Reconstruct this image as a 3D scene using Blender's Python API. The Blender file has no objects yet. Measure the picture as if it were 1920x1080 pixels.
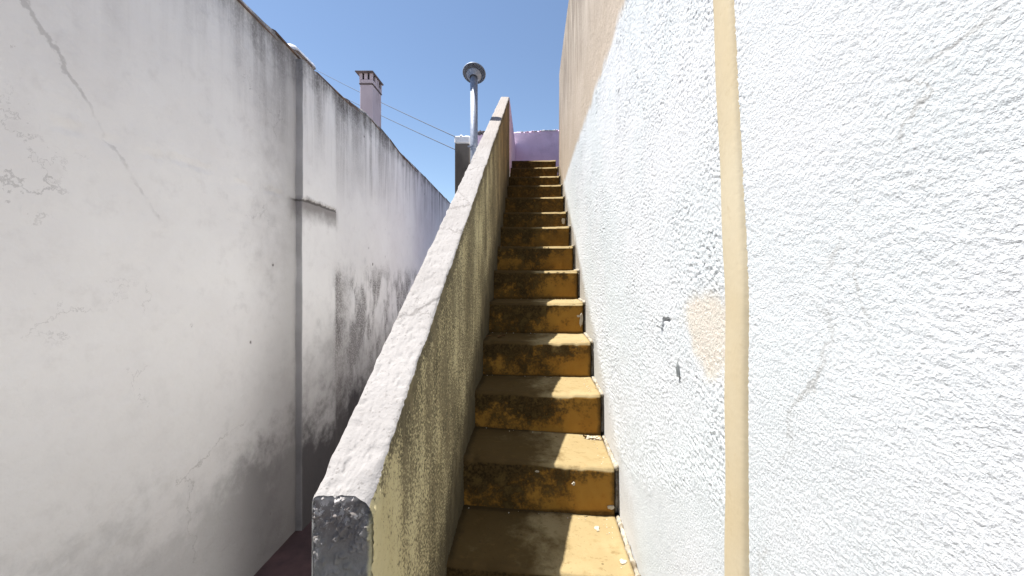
import bpy, math, random
import numpy as np

random.seed(7)
S = bpy.context.scene
COL = S.collection
EZ = 2.15            # eye height above the alley ground
FPX = 720.0          # focal length in pixels of the 1920 wide photograph

# ------------------------------------------------------------------ camera, sky, sun, exposure
cam = bpy.data.cameras.new('camera')
cam.sensor_width = 36.0
cam.lens = FPX * 36.0 / 1920.0
cam.shift_x = -37.0 / 1920.0
cam.shift_y = -20.0 / 1920.0
cam.clip_start = 0.02
cam.clip_end = 6000
camo = bpy.data.objects.new('camera', cam)
camo.location = (0, 0, EZ)
camo.rotation_euler = (math.radians(90), 0, 0)
COL.objects.link(camo)
S.camera = camo

SUN_D = (0.385, -0.052, -1.0)                        # direction the sunlight travels
sun_el = math.atan2(1.0, math.hypot(SUN_D[0], SUN_D[1]))
sun_az = math.atan2(-SUN_D[0], -SUN_D[1])            # clockwise from +Y
W = bpy.data.worlds.new('World')
S.world = W
W.use_nodes = True
wn = W.node_tree
wn.nodes.clear()
sky = wn.nodes.new('ShaderNodeTexSky')
sky.sky_type = 'NISHITA'
sky.sun_disc = False
sky.sun_elevation = sun_el
sky.sun_rotation = sun_az
sky.altitude = 150
sky.air_density = 1.0
sky.dust_density = 0.25
sky.ozone_density = 0.9
bg = wn.nodes.new('ShaderNodeBackground')
bg.inputs[1].default_value = 0.080
wo = wn.nodes.new('ShaderNodeOutputWorld')
wn.links.new(sky.outputs[0], bg.inputs[0])
wn.links.new(bg.outputs[0], wo.inputs[0])

sl = bpy.data.lights.new('sun', 'SUN')
sl.energy = 5.0
sl.angle = math.radians(0.53)
sl.color = (1.0, 0.965, 0.90)
so = bpy.data.objects.new('sun', sl)
from mathutils import Vector
so.rotation_euler = Vector(SUN_D).to_track_quat('-Z', 'Y').to_euler()
so.location = (-3, 0.5, 9)
COL.objects.link(so)

S.view_settings.view_transform = 'Standard'
S.view_settings.look = 'None'
S.view_settings.gamma = 1.0
S.view_settings.use_curve_mapping = False
S.view_settings.exposure = 1.14

# ------------------------------------------------------------------ numpy noise
def _hash(ix, iy, seed):
    h = (ix.astype(np.int64) * 374761393 + iy.astype(np.int64) * 668265263 + seed * 1442695041) & 0xFFFFFFFF
    h = ((h ^ (h >> 13)) * 1274126177) & 0xFFFFFFFF
    h = (h ^ (h >> 16)) & 0xFFFFFFFF
    return h.astype(np.float64) / 4294967295.0

def vnoise(x, y, seed=0):
    ix = np.floor(x); iy = np.floor(y)
    fx = x - ix; fy = y - iy
    fx = fx * fx * fx * (fx * (fx * 6 - 15) + 10); fy = fy * fy * fy * (fy * (fy * 6 - 15) + 10)
    a = _hash(ix, iy, seed); b = _hash(ix + 1, iy, seed)
    c = _hash(ix, iy + 1, seed); d = _hash(ix + 1, iy + 1, seed)
    return (a * (1 - fx) + b * fx) * (1 - fy) + (c * (1 - fx) + d * fx) * fy

def fbm(x, y, seed=0, o=4, g=0.5):
    s = 0; a = 1; t = 0
    for i in range(o):
        s = s + a * vnoise(x * 2 ** i + 17.3 * i, y * 2 ** i - 9.1 * i, seed + i)
        t += a; a *= g
    return s / t

def worley(x, y, seed=0):
    ix = np.floor(x); iy = np.floor(y)
    best = np.full(x.shape, 9.0)
    for dx in (-1, 0, 1):
        for dy in (-1, 0, 1):
            cx = ix + dx; cy = iy + dy
            px = cx + _hash(cx, cy, seed); py = cy + _hash(cx, cy, seed + 77)
            best = np.minimum(best, (px - x) ** 2 + (py - y) ** 2)
    return np.sqrt(best)

def sstep(a, b, x):
    t = np.clip((x - a) / (b - a), 0, 1)
    return t * t * (3 - 2 * t)

# ------------------------------------------------------------------ mesh helpers
def link(name, me, mats=None, parent=None, smooth=False):
    o = bpy.data.objects.new(name, me)
    COL.objects.link(o)
    for m in (mats if isinstance(mats, (list, tuple)) else [mats]):
        if m is not None:
            me.materials.append(m)
    if parent is not None:
        o.parent = parent
        o.matrix_parent_inverse.identity()
    me.polygons.foreach_set('use_smooth', np.full(len(me.polygons), bool(smooth)))
    return o

def np_mesh(name, co, quads, mats, parent=None, smooth=True):
    me = bpy.data.meshes.new(name)
    co = np.asarray(co, dtype=np.float32).reshape(-1, 3)
    quads = np.asarray(quads, dtype=np.int32).reshape(-1, 4)
    me.vertices.add(len(co)); me.vertices.foreach_set('co', co.ravel())
    n = len(quads)
    me.loops.add(n * 4); me.loops.foreach_set('vertex_index', quads.ravel())
    me.polygons.add(n)
    me.polygons.foreach_set('loop_start', np.arange(0, n * 4, 4, dtype=np.int32))
    me.polygons.foreach_set('loop_total', np.full(n, 4, dtype=np.int32))
    me.update(calc_edges=True); me.validate()
    return link(name, me, mats, parent, smooth)

def grid_quads(nu, nv, off=0, flip=False):
    i = np.arange(nu * nv).reshape(nu, nv) + off
    a = i[:-1, :-1]; b = i[1:, :-1]; c = i[1:, 1:]; d = i[:-1, 1:]
    q = np.stack([a, d, c, b] if flip else [a, b, c, d], axis=-1)
    return q.reshape(-1, 4)

class MB:
    """collects shapes into one mesh"""
    def __init__(self): self.v = []; self.f = []
    def add(self, vs, fs):
        k = len(self.v); self.v += [tuple(p) for p in vs]; self.f += [tuple(i + k for i in f) for f in fs]
    def box(self, x0, x1, y0, y1, z0, z1, bev=0.0):
        if bev <= 0:
            vs = [(x, y, z) for x in (x0, x1) for y in (y0, y1) for z in (z0, z1)]
            self.add(vs, [(0, 1, 3, 2), (4, 6, 7, 5), (0, 4, 5, 1), (2, 3, 7, 6), (0, 2, 6, 4), (1, 5, 7, 3)]); return
        b = bev
        vs = []
        rings = [(z0, b), (z0 + b, 0), (z1 - b, 0), (z1, b)]
        for z, q in rings:
            vs += [(x0 + q + b, y0 + q, z), (x1 - q - b, y0 + q, z), (x1 - q, y0 + q + b, z), (x1 - q, y1 - q - b, z),
                   (x1 - q - b, y1 - q, z), (x0 + q + b, y1 - q, z), (x0 + q, y1 - q - b, z), (x0 + q, y0 + q + b, z)]
        fs = [tuple(range(7, -1, -1)), tuple(range(24, 32))]
        for r in range(3):
            for i in range(8):
                j = (i + 1) % 8
                fs.append((r * 8 + i, r * 8 + j, r * 8 + 8 + j, r * 8 + 8 + i))
        self.add(vs, fs)
    def tube(self, pts, r, n=10, caps=True):
        pts = [Vector(p) for p in pts]; rs = r if isinstance(r, (list, tuple)) else [r] * len(pts)
        vs = []; fs = []
        up = Vector((0.13, 0.91, 0.4)).normalized()
        for i, p in enumerate(pts):
            t = (pts[min(i + 1, len(pts) - 1)] - pts[max(i - 1, 0)]).normalized()
            a = t.cross(up).normalized(); b = t.cross(a)
            for k in range(n):
                w = 2 * math.pi * k / n
                vs.append(p + (a * math.cos(w) + b * math.sin(w)) * rs[i])
        for i in range(len(pts) - 1):
            for k in range(n):
                j = (k + 1) % n
                fs.append((i * n + k, i * n + j, i * n + n + j, i * n + n + k))
        if caps:
            fs.append(tuple(range(n - 1, -1, -1))); fs.append(tuple(range((len(pts) - 1) * n, len(pts) * n)))
        self.add(vs, fs)
    def lathe(self, prof, n=40, mat=None):
        vs = []; fs = []
        for (r, z) in prof:
            for k in range(n):
                w = 2 * math.pi * k / n
                p = Vector((r * math.cos(w), r * math.sin(w), z))
                vs.append(mat @ p if mat else p)
        for i in range(len(prof) - 1):
            for k in range(n):
                j = (k + 1) % n
                fs.append((i * n + k, i * n + j, i * n + n + j, i * n + n + k))
        self.add(vs, fs)
    def build(self, name, mats, parent=None, smooth=False):
        me = bpy.data.meshes.new(name)
        me.from_pydata(self.v, [], self.f); me.update()
        return link(name, me, mats, parent, smooth)

def lump(seed, rx, ry, rz, n=9, m=6, rough=0.25):
    """an irregular pebble-like closed lump"""
    rg = random.Random(seed); b = MB(); vs = [(0, 0, -rz)]
    for j in range(1, m):
        a = -math.pi / 2 + math.pi * j / m
        for k in range(n):
            w = 2 * math.pi * k / n; q = 1 + rg.uniform(-rough, rough)
            vs.append((rx * math.cos(a) * math.cos(w) * q, ry * math.cos(a) * math.sin(w) * q, rz * math.sin(a) * q))
    vs.append((0, 0, rz)); fs = []
    for k in range(n): fs.append((0, 1 + (k + 1) % n, 1 + k))
    for j in range(m - 2):
        for k in range(n):
            a = 1 + j * n; fs.append((a + k, a + (k + 1) % n, a + n + (k + 1) % n, a + n + k))
    last = len(vs) - 1; a = 1 + (m - 2) * n
    for k in range(n): fs.append((a + k, a + (k + 1) % n, last))
    b.add(vs, fs); return b

def thing(name, label, cat, loc=(0, 0, 0), group=None):
    o = bpy.data.objects.new(name, None)
    o.empty_display_size = 0.1
    COL.objects.link(o); o.location = loc
    o['label'] = label; o['category'] = cat
    if group: o['group'] = group
    return o

def tag(o, label, cat, group=None):
    o['label'] = label; o['category'] = cat
    if group: o['group'] = group
    return o

# ------------------------------------------------------------------ material helpers
class Mat:
    def __init__(self, name, rough=0.85, spec=0.25, metal=0.0):
        self.m = bpy.data.materials.new(name); self.m.use_nodes = True
        self.t = self.m.node_tree; self.b = self.t.nodes['Principled BSDF']
        self.b.inputs['Roughness'].default_value = rough
        self.b.inputs['Specular IOR Level'].default_value = spec
        self.b.inputs['Metallic'].default_value = metal
        self._geo = None; self._tc = None
    def n(self, kind): return self.t.nodes.new('ShaderNode' + kind)
    def put(self, sock, v):
        if hasattr(v, 'is_output'): self.t.links.new(v, sock)
        elif isinstance(v, (tuple, list)) and len(v) == 3 and sock.type == 'RGBA': sock.default_value = (*v, 1)
        else: sock.default_value = v
    def pos(self):
        if not self._geo: self._geo = self.n('NewGeometry')
        return self._geo.outputs['Position']
    def nrm(self):
        self.pos(); return self._geo.outputs['Normal']
    def obj(self):
        if not self._tc: self._tc = self.n('TexCoord')
        return self._tc.outputs['Object']
    def xyz(self, v):
        s = self.n('SeparateXYZ'); self.put(s.inputs[0], v); return s.outputs
    def vec(self, x, y, z):
        s = self.n('CombineXYZ'); self.put(s.inputs[0], x); self.put(s.inputs[1], y); self.put(s.inputs[2], z); return s.outputs[0]
    def scaled(self, v, sc, off=(0, 0, 0)):
        s = self.n('Mapping'); self.put(s.inputs['Vector'], v); s.inputs['Scale'].default_value = sc; s.inputs['Location'].default_value = off
        return s.outputs[0]
    def noise(self, v, scale=5, detail=5, rough=0.55, dist=0.0):
        s = self.n('TexNoise'); self.put(s.inputs['Vector'], v); s.inputs['Scale'].default_value = scale
        s.inputs['Detail'].default_value = detail; s.inputs['Roughness'].default_value = rough; s.inputs['Distortion'].default_value = dist
        return s.outputs['Fac']
    def voro(self, v, scale=5, feature='F1'):
        s = self.n('TexVoronoi'); s.feature = feature; self.put(s.inputs['Vector'], v); s.inputs['Scale'].default_value = scale
        return s.outputs['Distance']
    def add_vec(self, v, f, k):
        m = self.mul(self.math('SUBTRACT', f, 0.5), k); w = self.vec(m, m, m)
        s = self.n('VectorMath'); s.operation = 'ADD'; self.put(s.inputs[0], v); self.put(s.inputs[1], w); return s.outputs[0]
    def math(self, op, a, b=0.0, clamp=False):
        s = self.n('Math'); s.operation = op; s.use_clamp = clamp; self.put(s.inputs[0], a); self.put(s.inputs[1], b); return s.outputs[0]
    def add(self, a, b): return self.math('ADD', a, b)
    def mul(self, a, b): return self.math('MULTIPLY', a, b)
    def sm(self, v, a, b, lo=0.0, hi=1.0):
        s = self.n('MapRange'); s.interpolation_type = 'SMOOTHSTEP'; self.put(s.inputs['Value'], v)
        s.inputs['From Min'].default_value = min(a, b); s.inputs['From Max'].default_value = max(a, b)
        s.inputs['To Min'].default_value = lo if a <= b else hi; s.inputs['To Max'].default_value = hi if a <= b else lo
        return s.outputs[0]
    def mix(self, f, a, b):
        s = self.n('Mix'); s.data_type = 'RGBA'; self.put(s.inputs[0], f); self.put(s.inputs[6], a); self.put(s.inputs[7], b); return s.outputs[2]
    def color(self, c): self.put(self.b.inputs['Base Color'], c); return self
    def bump(self, h, dist=0.003, strength=1.0):
        s = self.n('Bump'); self.put(s.inputs['Height'], h); s.inputs['Distance'].default_value = dist; s.inputs['Strength'].default_value = strength
        prev = self.b.inputs['Normal']
        if prev.is_linked: self.t.links.new(prev.links[0].from_socket, s.inputs['Normal'])
        self.t.links.new(s.outputs[0], prev); return self
    def val_mul(self, c, k0, k1, f):          # multiplies a colour by a varying brightness
        s = self.n('Mix'); s.data_type = 'RGBA'; s.blend_type = 'MULTIPLY'; s.inputs[0].default_value = 1
        r = self.sm(f, 0.25, 0.75, k0, k1); cv = self.vec(r, r, r)
        self.put(s.inputs[6], c); self.put(s.inputs[7], cv); return s.outputs[2]

def mk_render_wall():
    M = Mat('white_and_cream_roughcast', 0.9, 0.15); p = M.pos(); x, y, z = M.xyz(p)
    big = M.noise(p, 2.2, 4); fine = M.noise(p, 60, 4); wob = M.noise(p, 9, 6, 0.6)
    white = M.mix(M.sm(big, 0.35, 0.65), (0.635, 0.652, 0.68), (0.595, 0.63, 0.655))
    # warm repair patch close to the band
    dy = M.math('DIVIDE', M.math('SUBTRACT', y, 0.735), 0.105); dz = M.math('DIVIDE', M.math('SUBTRACT', z, EZ - 0.105), 0.085)
    rad = M.math('SQRT', M.add(M.mul(dy, dy), M.mul(dz, dz)))
    patch = M.sm(M.add(rad, M.mul(M.math('SUBTRACT', wob, 0.5), 1.9)), 1.25, 0.55)
    white = M.mix(M.mul(patch, 0.6), white, M.mix(M.sm(fine, 0.35, 0.65), (0.62, 0.545, 0.43), (0.64, 0.53, 0.41)))
    # cream upper field with rain streaks
    st = M.noise(M.scaled(p, (1, 9, 0.9)), 2.0, 6, 0.62)
    gr = M.noise(p, 130, 3)
    cream = M.mix(M.sm(big, 0.3, 0.7), (0.49, 0.415, 0.340), (0.44, 0.365, 0.29))
    topd = M.sm(M.add(z, M.mul(M.math('SUBTRACT', big, 0.5), 0.8)), EZ + 1.0, EZ + 2.3)
    endd = M.sm(y, 3.6, 4.9)
    streak = M.mul(M.sm(st, 0.30, 0.62), M.math('MAXIMUM', topd, M.mul(endd, 1.0)))
    streak = M.mul(streak, M.sm(gr, 0.30, 0.60, 0.55, 1.0))
    streak = M.math('MAXIMUM', streak, M.mul(M.sm(M.noise(p, 75, 4, 0.7), 0.56, 0.66), 0.40))
    cream = M.mix(M.mul(streak, 0.85), cream, (0.16, 0.125, 0.10))
    line = M.sm(M.add(z, M.mul(M.math('SUBTRACT', wob, 0.5), 0.14)), EZ + 0.955, EZ + 1.03)
    c = M.mix(line, white, cream)
    vc = M.voro(M.add_vec(M.scaled(p, (1, 1, 0.8)), wob, 0.12), 2.3, 'DISTANCE_TO_EDGE')
    c = M.mix(M.mul(M.sm(vc, 0.006, 0.002), M.mul(M.sm(big, 0.52, 0.60), M.mul(M.sm(y, 0.60, 0.55), 0.45))), c, (0.30, 0.28, 0.26))
    # grime where the wall meets the steps
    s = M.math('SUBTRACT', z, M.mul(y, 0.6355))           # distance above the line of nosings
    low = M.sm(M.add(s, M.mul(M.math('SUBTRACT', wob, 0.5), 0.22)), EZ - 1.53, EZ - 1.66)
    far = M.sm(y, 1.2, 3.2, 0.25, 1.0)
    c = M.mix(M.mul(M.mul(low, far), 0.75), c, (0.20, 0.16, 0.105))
    M.color(c)
    M.bump(M.noise(p, 230, 4, 0.65), 0.0026, 0.9); M.bump(M.noise(p, 11, 4, 0.6), 0.006, 0.5)
    return M.m

def mk_smooth_cream():
    M = Mat('smooth_cream_paint', 0.7, 0.3); p = M.pos()
    c = M.mix(M.sm(M.noise(p, 3.5, 4), 0.3, 0.7), (0.56, 0.49, 0.355), (0.52, 0.43, 0.28))
    M.color(M.mix(M.sm(M.noise(p, 40, 4), 0.62, 0.72, 0, 0.25), c, (0.40, 0.30, 0.17)))
    M.bump(M.noise(p, 90, 3), 0.001, 0.5); return M.m

def mk_ochre_wall():
    M = Mat('mouldy_ochre_render', 0.95, 0.1); p = M.pos(); x, y, z = M.xyz(p)
    s = M.math('SUBTRACT', z, M.mul(y, 0.639))            # runs from about EZ-1.7 at the steps to EZ-0.775 at the top
    v = M.scaled(p, (1, 1, 0.45))
    big = M.noise(M.scaled(p, (1, 1, 0.5)), 4.0, 5, 0.6)
    mid = M.noise(v, 24, 6, 0.65)
    gr = M.noise(M.scaled(p, (1, 1, 0.7)), 230, 3, 0.75)
    sp = M.voro(M.scaled(p, (1, 1, 0.7)), 185)
    stre = M.noise(M.scaled(p, (1, 1, 0.12)), 9, 5, 0.6)
    clean = M.mix(M.sm(big, 0.35, 0.65), (0.50, 0.435, 0.255), (0.42, 0.355, 0.195))
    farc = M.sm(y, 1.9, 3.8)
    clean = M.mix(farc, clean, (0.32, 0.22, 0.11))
    grime = M.mix(M.sm(mid, 0.4, 0.6), (0.088, 0.074, 0.048), (0.150, 0.124, 0.075))
    n = lambda q, k: M.mul(M.math('SUBTRACT', q, 0.5), k)
    f = M.add(M.add(n(gr, 2.0), n(mid, 0.6)), M.add(n(stre, 1.3), n(big, 1.4)))
    f = M.add(f, M.mul(M.math('SUBTRACT', sp, 0.40), 0.8))
    f = M.add(f, 0.56)
    # cleaner cream flank at the foot of the parapet, next to its end
    d = M.add(y, M.mul(M.math('SUBTRACT', z, EZ - 0.40), 0.16))
    flank = M.sm(M.add(d, M.mul(M.math('SUBTRACT', big, 0.5), 0.35)), 0.86, 0.64)
    f = M.math('SUBTRACT', f, M.mul(flank, 0.62))
    f = M.math('SUBTRACT', f, M.mul(M.mul(M.sm(y, 1.1, 1.6), M.sm(s, EZ - 1.30, EZ - 1.0)), 0.16))
    # dark skirting along the steps, dark edge under the capping
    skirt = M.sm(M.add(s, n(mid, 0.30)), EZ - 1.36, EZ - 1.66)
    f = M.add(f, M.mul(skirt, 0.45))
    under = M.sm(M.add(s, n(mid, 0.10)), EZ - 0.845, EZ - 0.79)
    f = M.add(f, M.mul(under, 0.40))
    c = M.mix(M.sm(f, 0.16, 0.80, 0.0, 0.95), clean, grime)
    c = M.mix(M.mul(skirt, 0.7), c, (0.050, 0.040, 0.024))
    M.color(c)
    M.bump(M.noise(v, 70, 5, 0.65), 0.004, 0.8); M.bump(gr, 0.002, 0.6); return M.m

def mk_cap():
    M = Mat('weathered_lime_capping', 0.95, 0.1); p = M.pos(); x, y, z = M.xyz(p)
    big = M.noise(p, 3.2, 5, 0.6); mid = M.noise(p, 38, 6, 0.65); gr = M.noise(p, 190, 3)
    c = M.mix(M.sm(big, 0.3, 0.7), (0.315, 0.303, 0.303), (0.265, 0.253, 0.251))
    c = M.mix(M.sm(mid, 0.55, 0.72, 0, 0.45), c, (0.22, 0.205, 0.20))
    c = M.mix(M.sm(M.voro(M.scaled(p, (1, 1, 1)), 55), 0.16, 0.05, 0, 0.6), c, (0.12, 0.11, 0.105))
    c = M.mix(M.sm(M.noise(p, 75, 5, 0.7), 0.57, 0.70, 0, 0.6), c, (0.135, 0.125, 0.12))
    vc = M.voro(M.add_vec(p, mid, 0.10), 2.1, 'DISTANCE_TO_EDGE')
    c = M.mix(M.sm(vc, 0.010, 0.003, 0, 0.5), c, (0.12, 0.11, 0.105))
    warm = M.mul(M.sm(y, 2.2, 3.8), 0.55)
    c = M.mix(warm, c, (0.345, 0.30, 0.265))
    M.color(c); M.bump(mid, 0.004, 0.8); M.bump(gr, 0.0015, 0.8); return M.m

def mk_post_end():
    M = Mat('grey_worn_plaster', 0.95, 0.1); p = M.pos(); x, y, z = M.xyz(p)
    mid = M.noise(p, 30, 6, 0.65); big = M.noise(p, 6, 4)
    c = M.mix(M.sm(z, EZ - 0.40, EZ - 0.54), (0.155, 0.140, 0.135), (0.20, 0.203, 0.192))
    c = M.mix(M.sm(mid, 0.42, 0.68), c, (0.21, 0.205, 0.205))
    c = M.mix(M.sm(big, 0.55, 0.7, 0, 0.6), c, (0.085, 0.08, 0.08))
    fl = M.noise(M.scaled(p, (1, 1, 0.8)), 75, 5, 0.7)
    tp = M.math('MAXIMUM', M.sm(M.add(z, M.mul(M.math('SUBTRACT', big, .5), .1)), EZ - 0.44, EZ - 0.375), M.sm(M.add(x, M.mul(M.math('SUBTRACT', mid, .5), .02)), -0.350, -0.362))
    c = M.mix(M.mul(M.sm(fl, 0.53, 0.58), M.mul(tp, 0.8)), c, (0.46, 0.445, 0.445))  # flecks of grazing sun painted near the top and outer edge
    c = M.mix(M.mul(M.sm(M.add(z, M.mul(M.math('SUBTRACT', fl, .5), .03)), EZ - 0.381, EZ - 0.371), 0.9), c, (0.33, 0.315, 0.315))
    edge = M.sm(M.add(x, M.mul(M.math('SUBTRACT', mid, .5), .012)), -0.277, -0.269)
    c = M.mix(M.mul(edge, 0.8), c, (0.46, 0.42, 0.25))
    M.color(c); M.bump(mid, 0.003, 0.7); M.bump(M.noise(p, 160, 4, 0.7), 0.002, 0.9); return M.m

def mk_step():
    M = Mat('worn_ochre_step_paint', 0.95, 0.06); o = M.obj(); p = M.pos(); x, y, z = M.xyz(o); nx, ny, nz = M.xyz(M.nrm()); wx, wy, wz = M.xyz(p)
    big = M.noise(p, 5.2, 5, 0.6); mid = M.noise(p, 19, 7, 0.68); fine = M.noise(p, 95, 4, 0.6); grain = M.noise(p, 260, 2)
    # x: -0.267..0.33 across; z: 0 at the nosing, negative down the riser; y: 0 at the nosing, positive to the back
    paint = M.mix(M.sm(big, 0.35, 0.65), (0.33, 0.172, 0.034), (0.275, 0.132, 0.024))
    paint = M.mix(M.sm(mid, 0.5, 0.7, 0, 0.5), paint, (0.26, 0.11, 0.02))
    n1 = M.math('SUBTRACT', mid, 0.5); n2 = M.math('SUBTRACT', big, 0.5); n3 = M.math('SUBTRACT', fine, 0.5)
    # riser mould: heavy to the left and below the nosing
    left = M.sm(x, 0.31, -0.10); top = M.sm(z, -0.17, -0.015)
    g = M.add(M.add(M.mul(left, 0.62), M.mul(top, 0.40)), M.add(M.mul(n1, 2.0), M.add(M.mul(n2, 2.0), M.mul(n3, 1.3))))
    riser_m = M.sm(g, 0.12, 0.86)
    redge = M.sm(M.add(x, M.mul(n1, 0.05)), 0.296, 0.318)
    riser_m = M.math('MAXIMUM', riser_m, M.mul(redge, 0.85))
    foot = M.sm(M.add(z, M.mul(n1, 0.015)), -0.172, -0.186)
    riser_m = M.math('MAXIMUM', riser_m, M.mul(foot, 0.8))
    upw = M.sm(wy, 2.3, 3.8)                                   # the upper flight is browner all over
    riser_m = M.math('MAXIMUM', riser_m, M.mul(upw, M.sm(mid, 0.3, 0.55, 0.45, 0.9)))
    mould = M.mix(M.sm(fine, 0.35, 0.65), (0.030, 0.019, 0.008), (0.075, 0.048, 0.018))
    mould = M.mix(M.sm(mid, 0.52, 0.64, 0, 0.5), mould, (0.14, 0.092, 0.030))
    riser_c = M.mix(riser_m, paint, mould)
    # tread: dusty, paler, worn
    tread = M.mix(M.sm(big, 0.35, 0.65), (0.305, 0.240, 0.128), (0.270, 0.205, 0.105))
    tread = M.mix(M.sm(mid, 0.50, 0.72, 0, 0.4), tread, (0.175, 0.117, 0.045))
    lt = M.add(M.mul(M.sm(x, 0.25, -0.10), 0.84), M.add(M.mul(n1, 0.8), M.mul(n2, 0.9)))  # left side darkened: the parapet's shade deepened in the tread colour
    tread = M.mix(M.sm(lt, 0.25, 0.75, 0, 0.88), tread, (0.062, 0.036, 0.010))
    blot = M.noise(M.scaled(p, (0.7, 1.3, 1)), 34, 6, 0.7)
    tread = M.mix(M.sm(blot, 0.56, 0.66, 0, 0.45), tread, (0.135, 0.085, 0.034))
    tread = M.mix(M.mul(M.sm(fine, 0.60, 0.70, 0, 0.5), M.sm(x, 0.25, 0.0, 0.3, 1.0)), tread, (0.055, 0.036, 0.016))
    tread = M.mix(M.sm(M.voro(M.scaled(p, (1, 1, 1)), 13), 0.07, 0.045, 0, 0.6), tread, (0.06, 0.04, 0.02))
    back = M.sm(M.add(y, M.mul(n1, 0.03)), 0.275, 0.298)
    tread = M.mix(M.mul(back, 0.7), tread, (0.04, 0.025, 0.012))
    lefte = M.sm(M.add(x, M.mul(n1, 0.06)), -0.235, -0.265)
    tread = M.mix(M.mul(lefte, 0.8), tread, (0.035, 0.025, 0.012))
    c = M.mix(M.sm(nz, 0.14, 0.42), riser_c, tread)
    c = M.mix(M.mul(M.mul(M.mul(M.sm(nz, 0.14, 0.4), M.sm(y, 0.05, 0.012)), M.sm(x, 0.06, -0.06)), 0.6), c, (0.075, 0.048, 0.02))  # shade painted along the left part of the nosing
    # pale arris: sun catching the nosing, painted in on the right
    ar = M.mul(M.sm(nz, 0.25, 0.5), M.sm(nz, 0.98, 0.8))
    c = M.mix(M.mul(M.mul(ar, M.sm(x, -0.04, 0.12)), M.sm(mid, 0.4, 0.6, 0.0, 0.5)), c, (0.36, 0.27, 0.14))
    M.color(c); M.bump(mid, 0.003, 0.6); M.bump(grain, 0.0008, 0.6); return M.m

def mk_mortar():
    M = Mat('rough_grey_mortar', 0.95, 0.1); p = M.pos()
    a = M.noise(p, 60, 5, 0.65); b = M.noise(p, 14, 4)
    c = M.mix(M.sm(a, 0.35, 0.65), (0.40, 0.365, 0.31), (0.25, 0.215, 0.16))
    M.color(M.mix(M.sm(b, 0.55, 0.7), c, (0.12, 0.09, 0.055))); M.bump(a, 0.004, 1.0); return M.m

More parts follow.
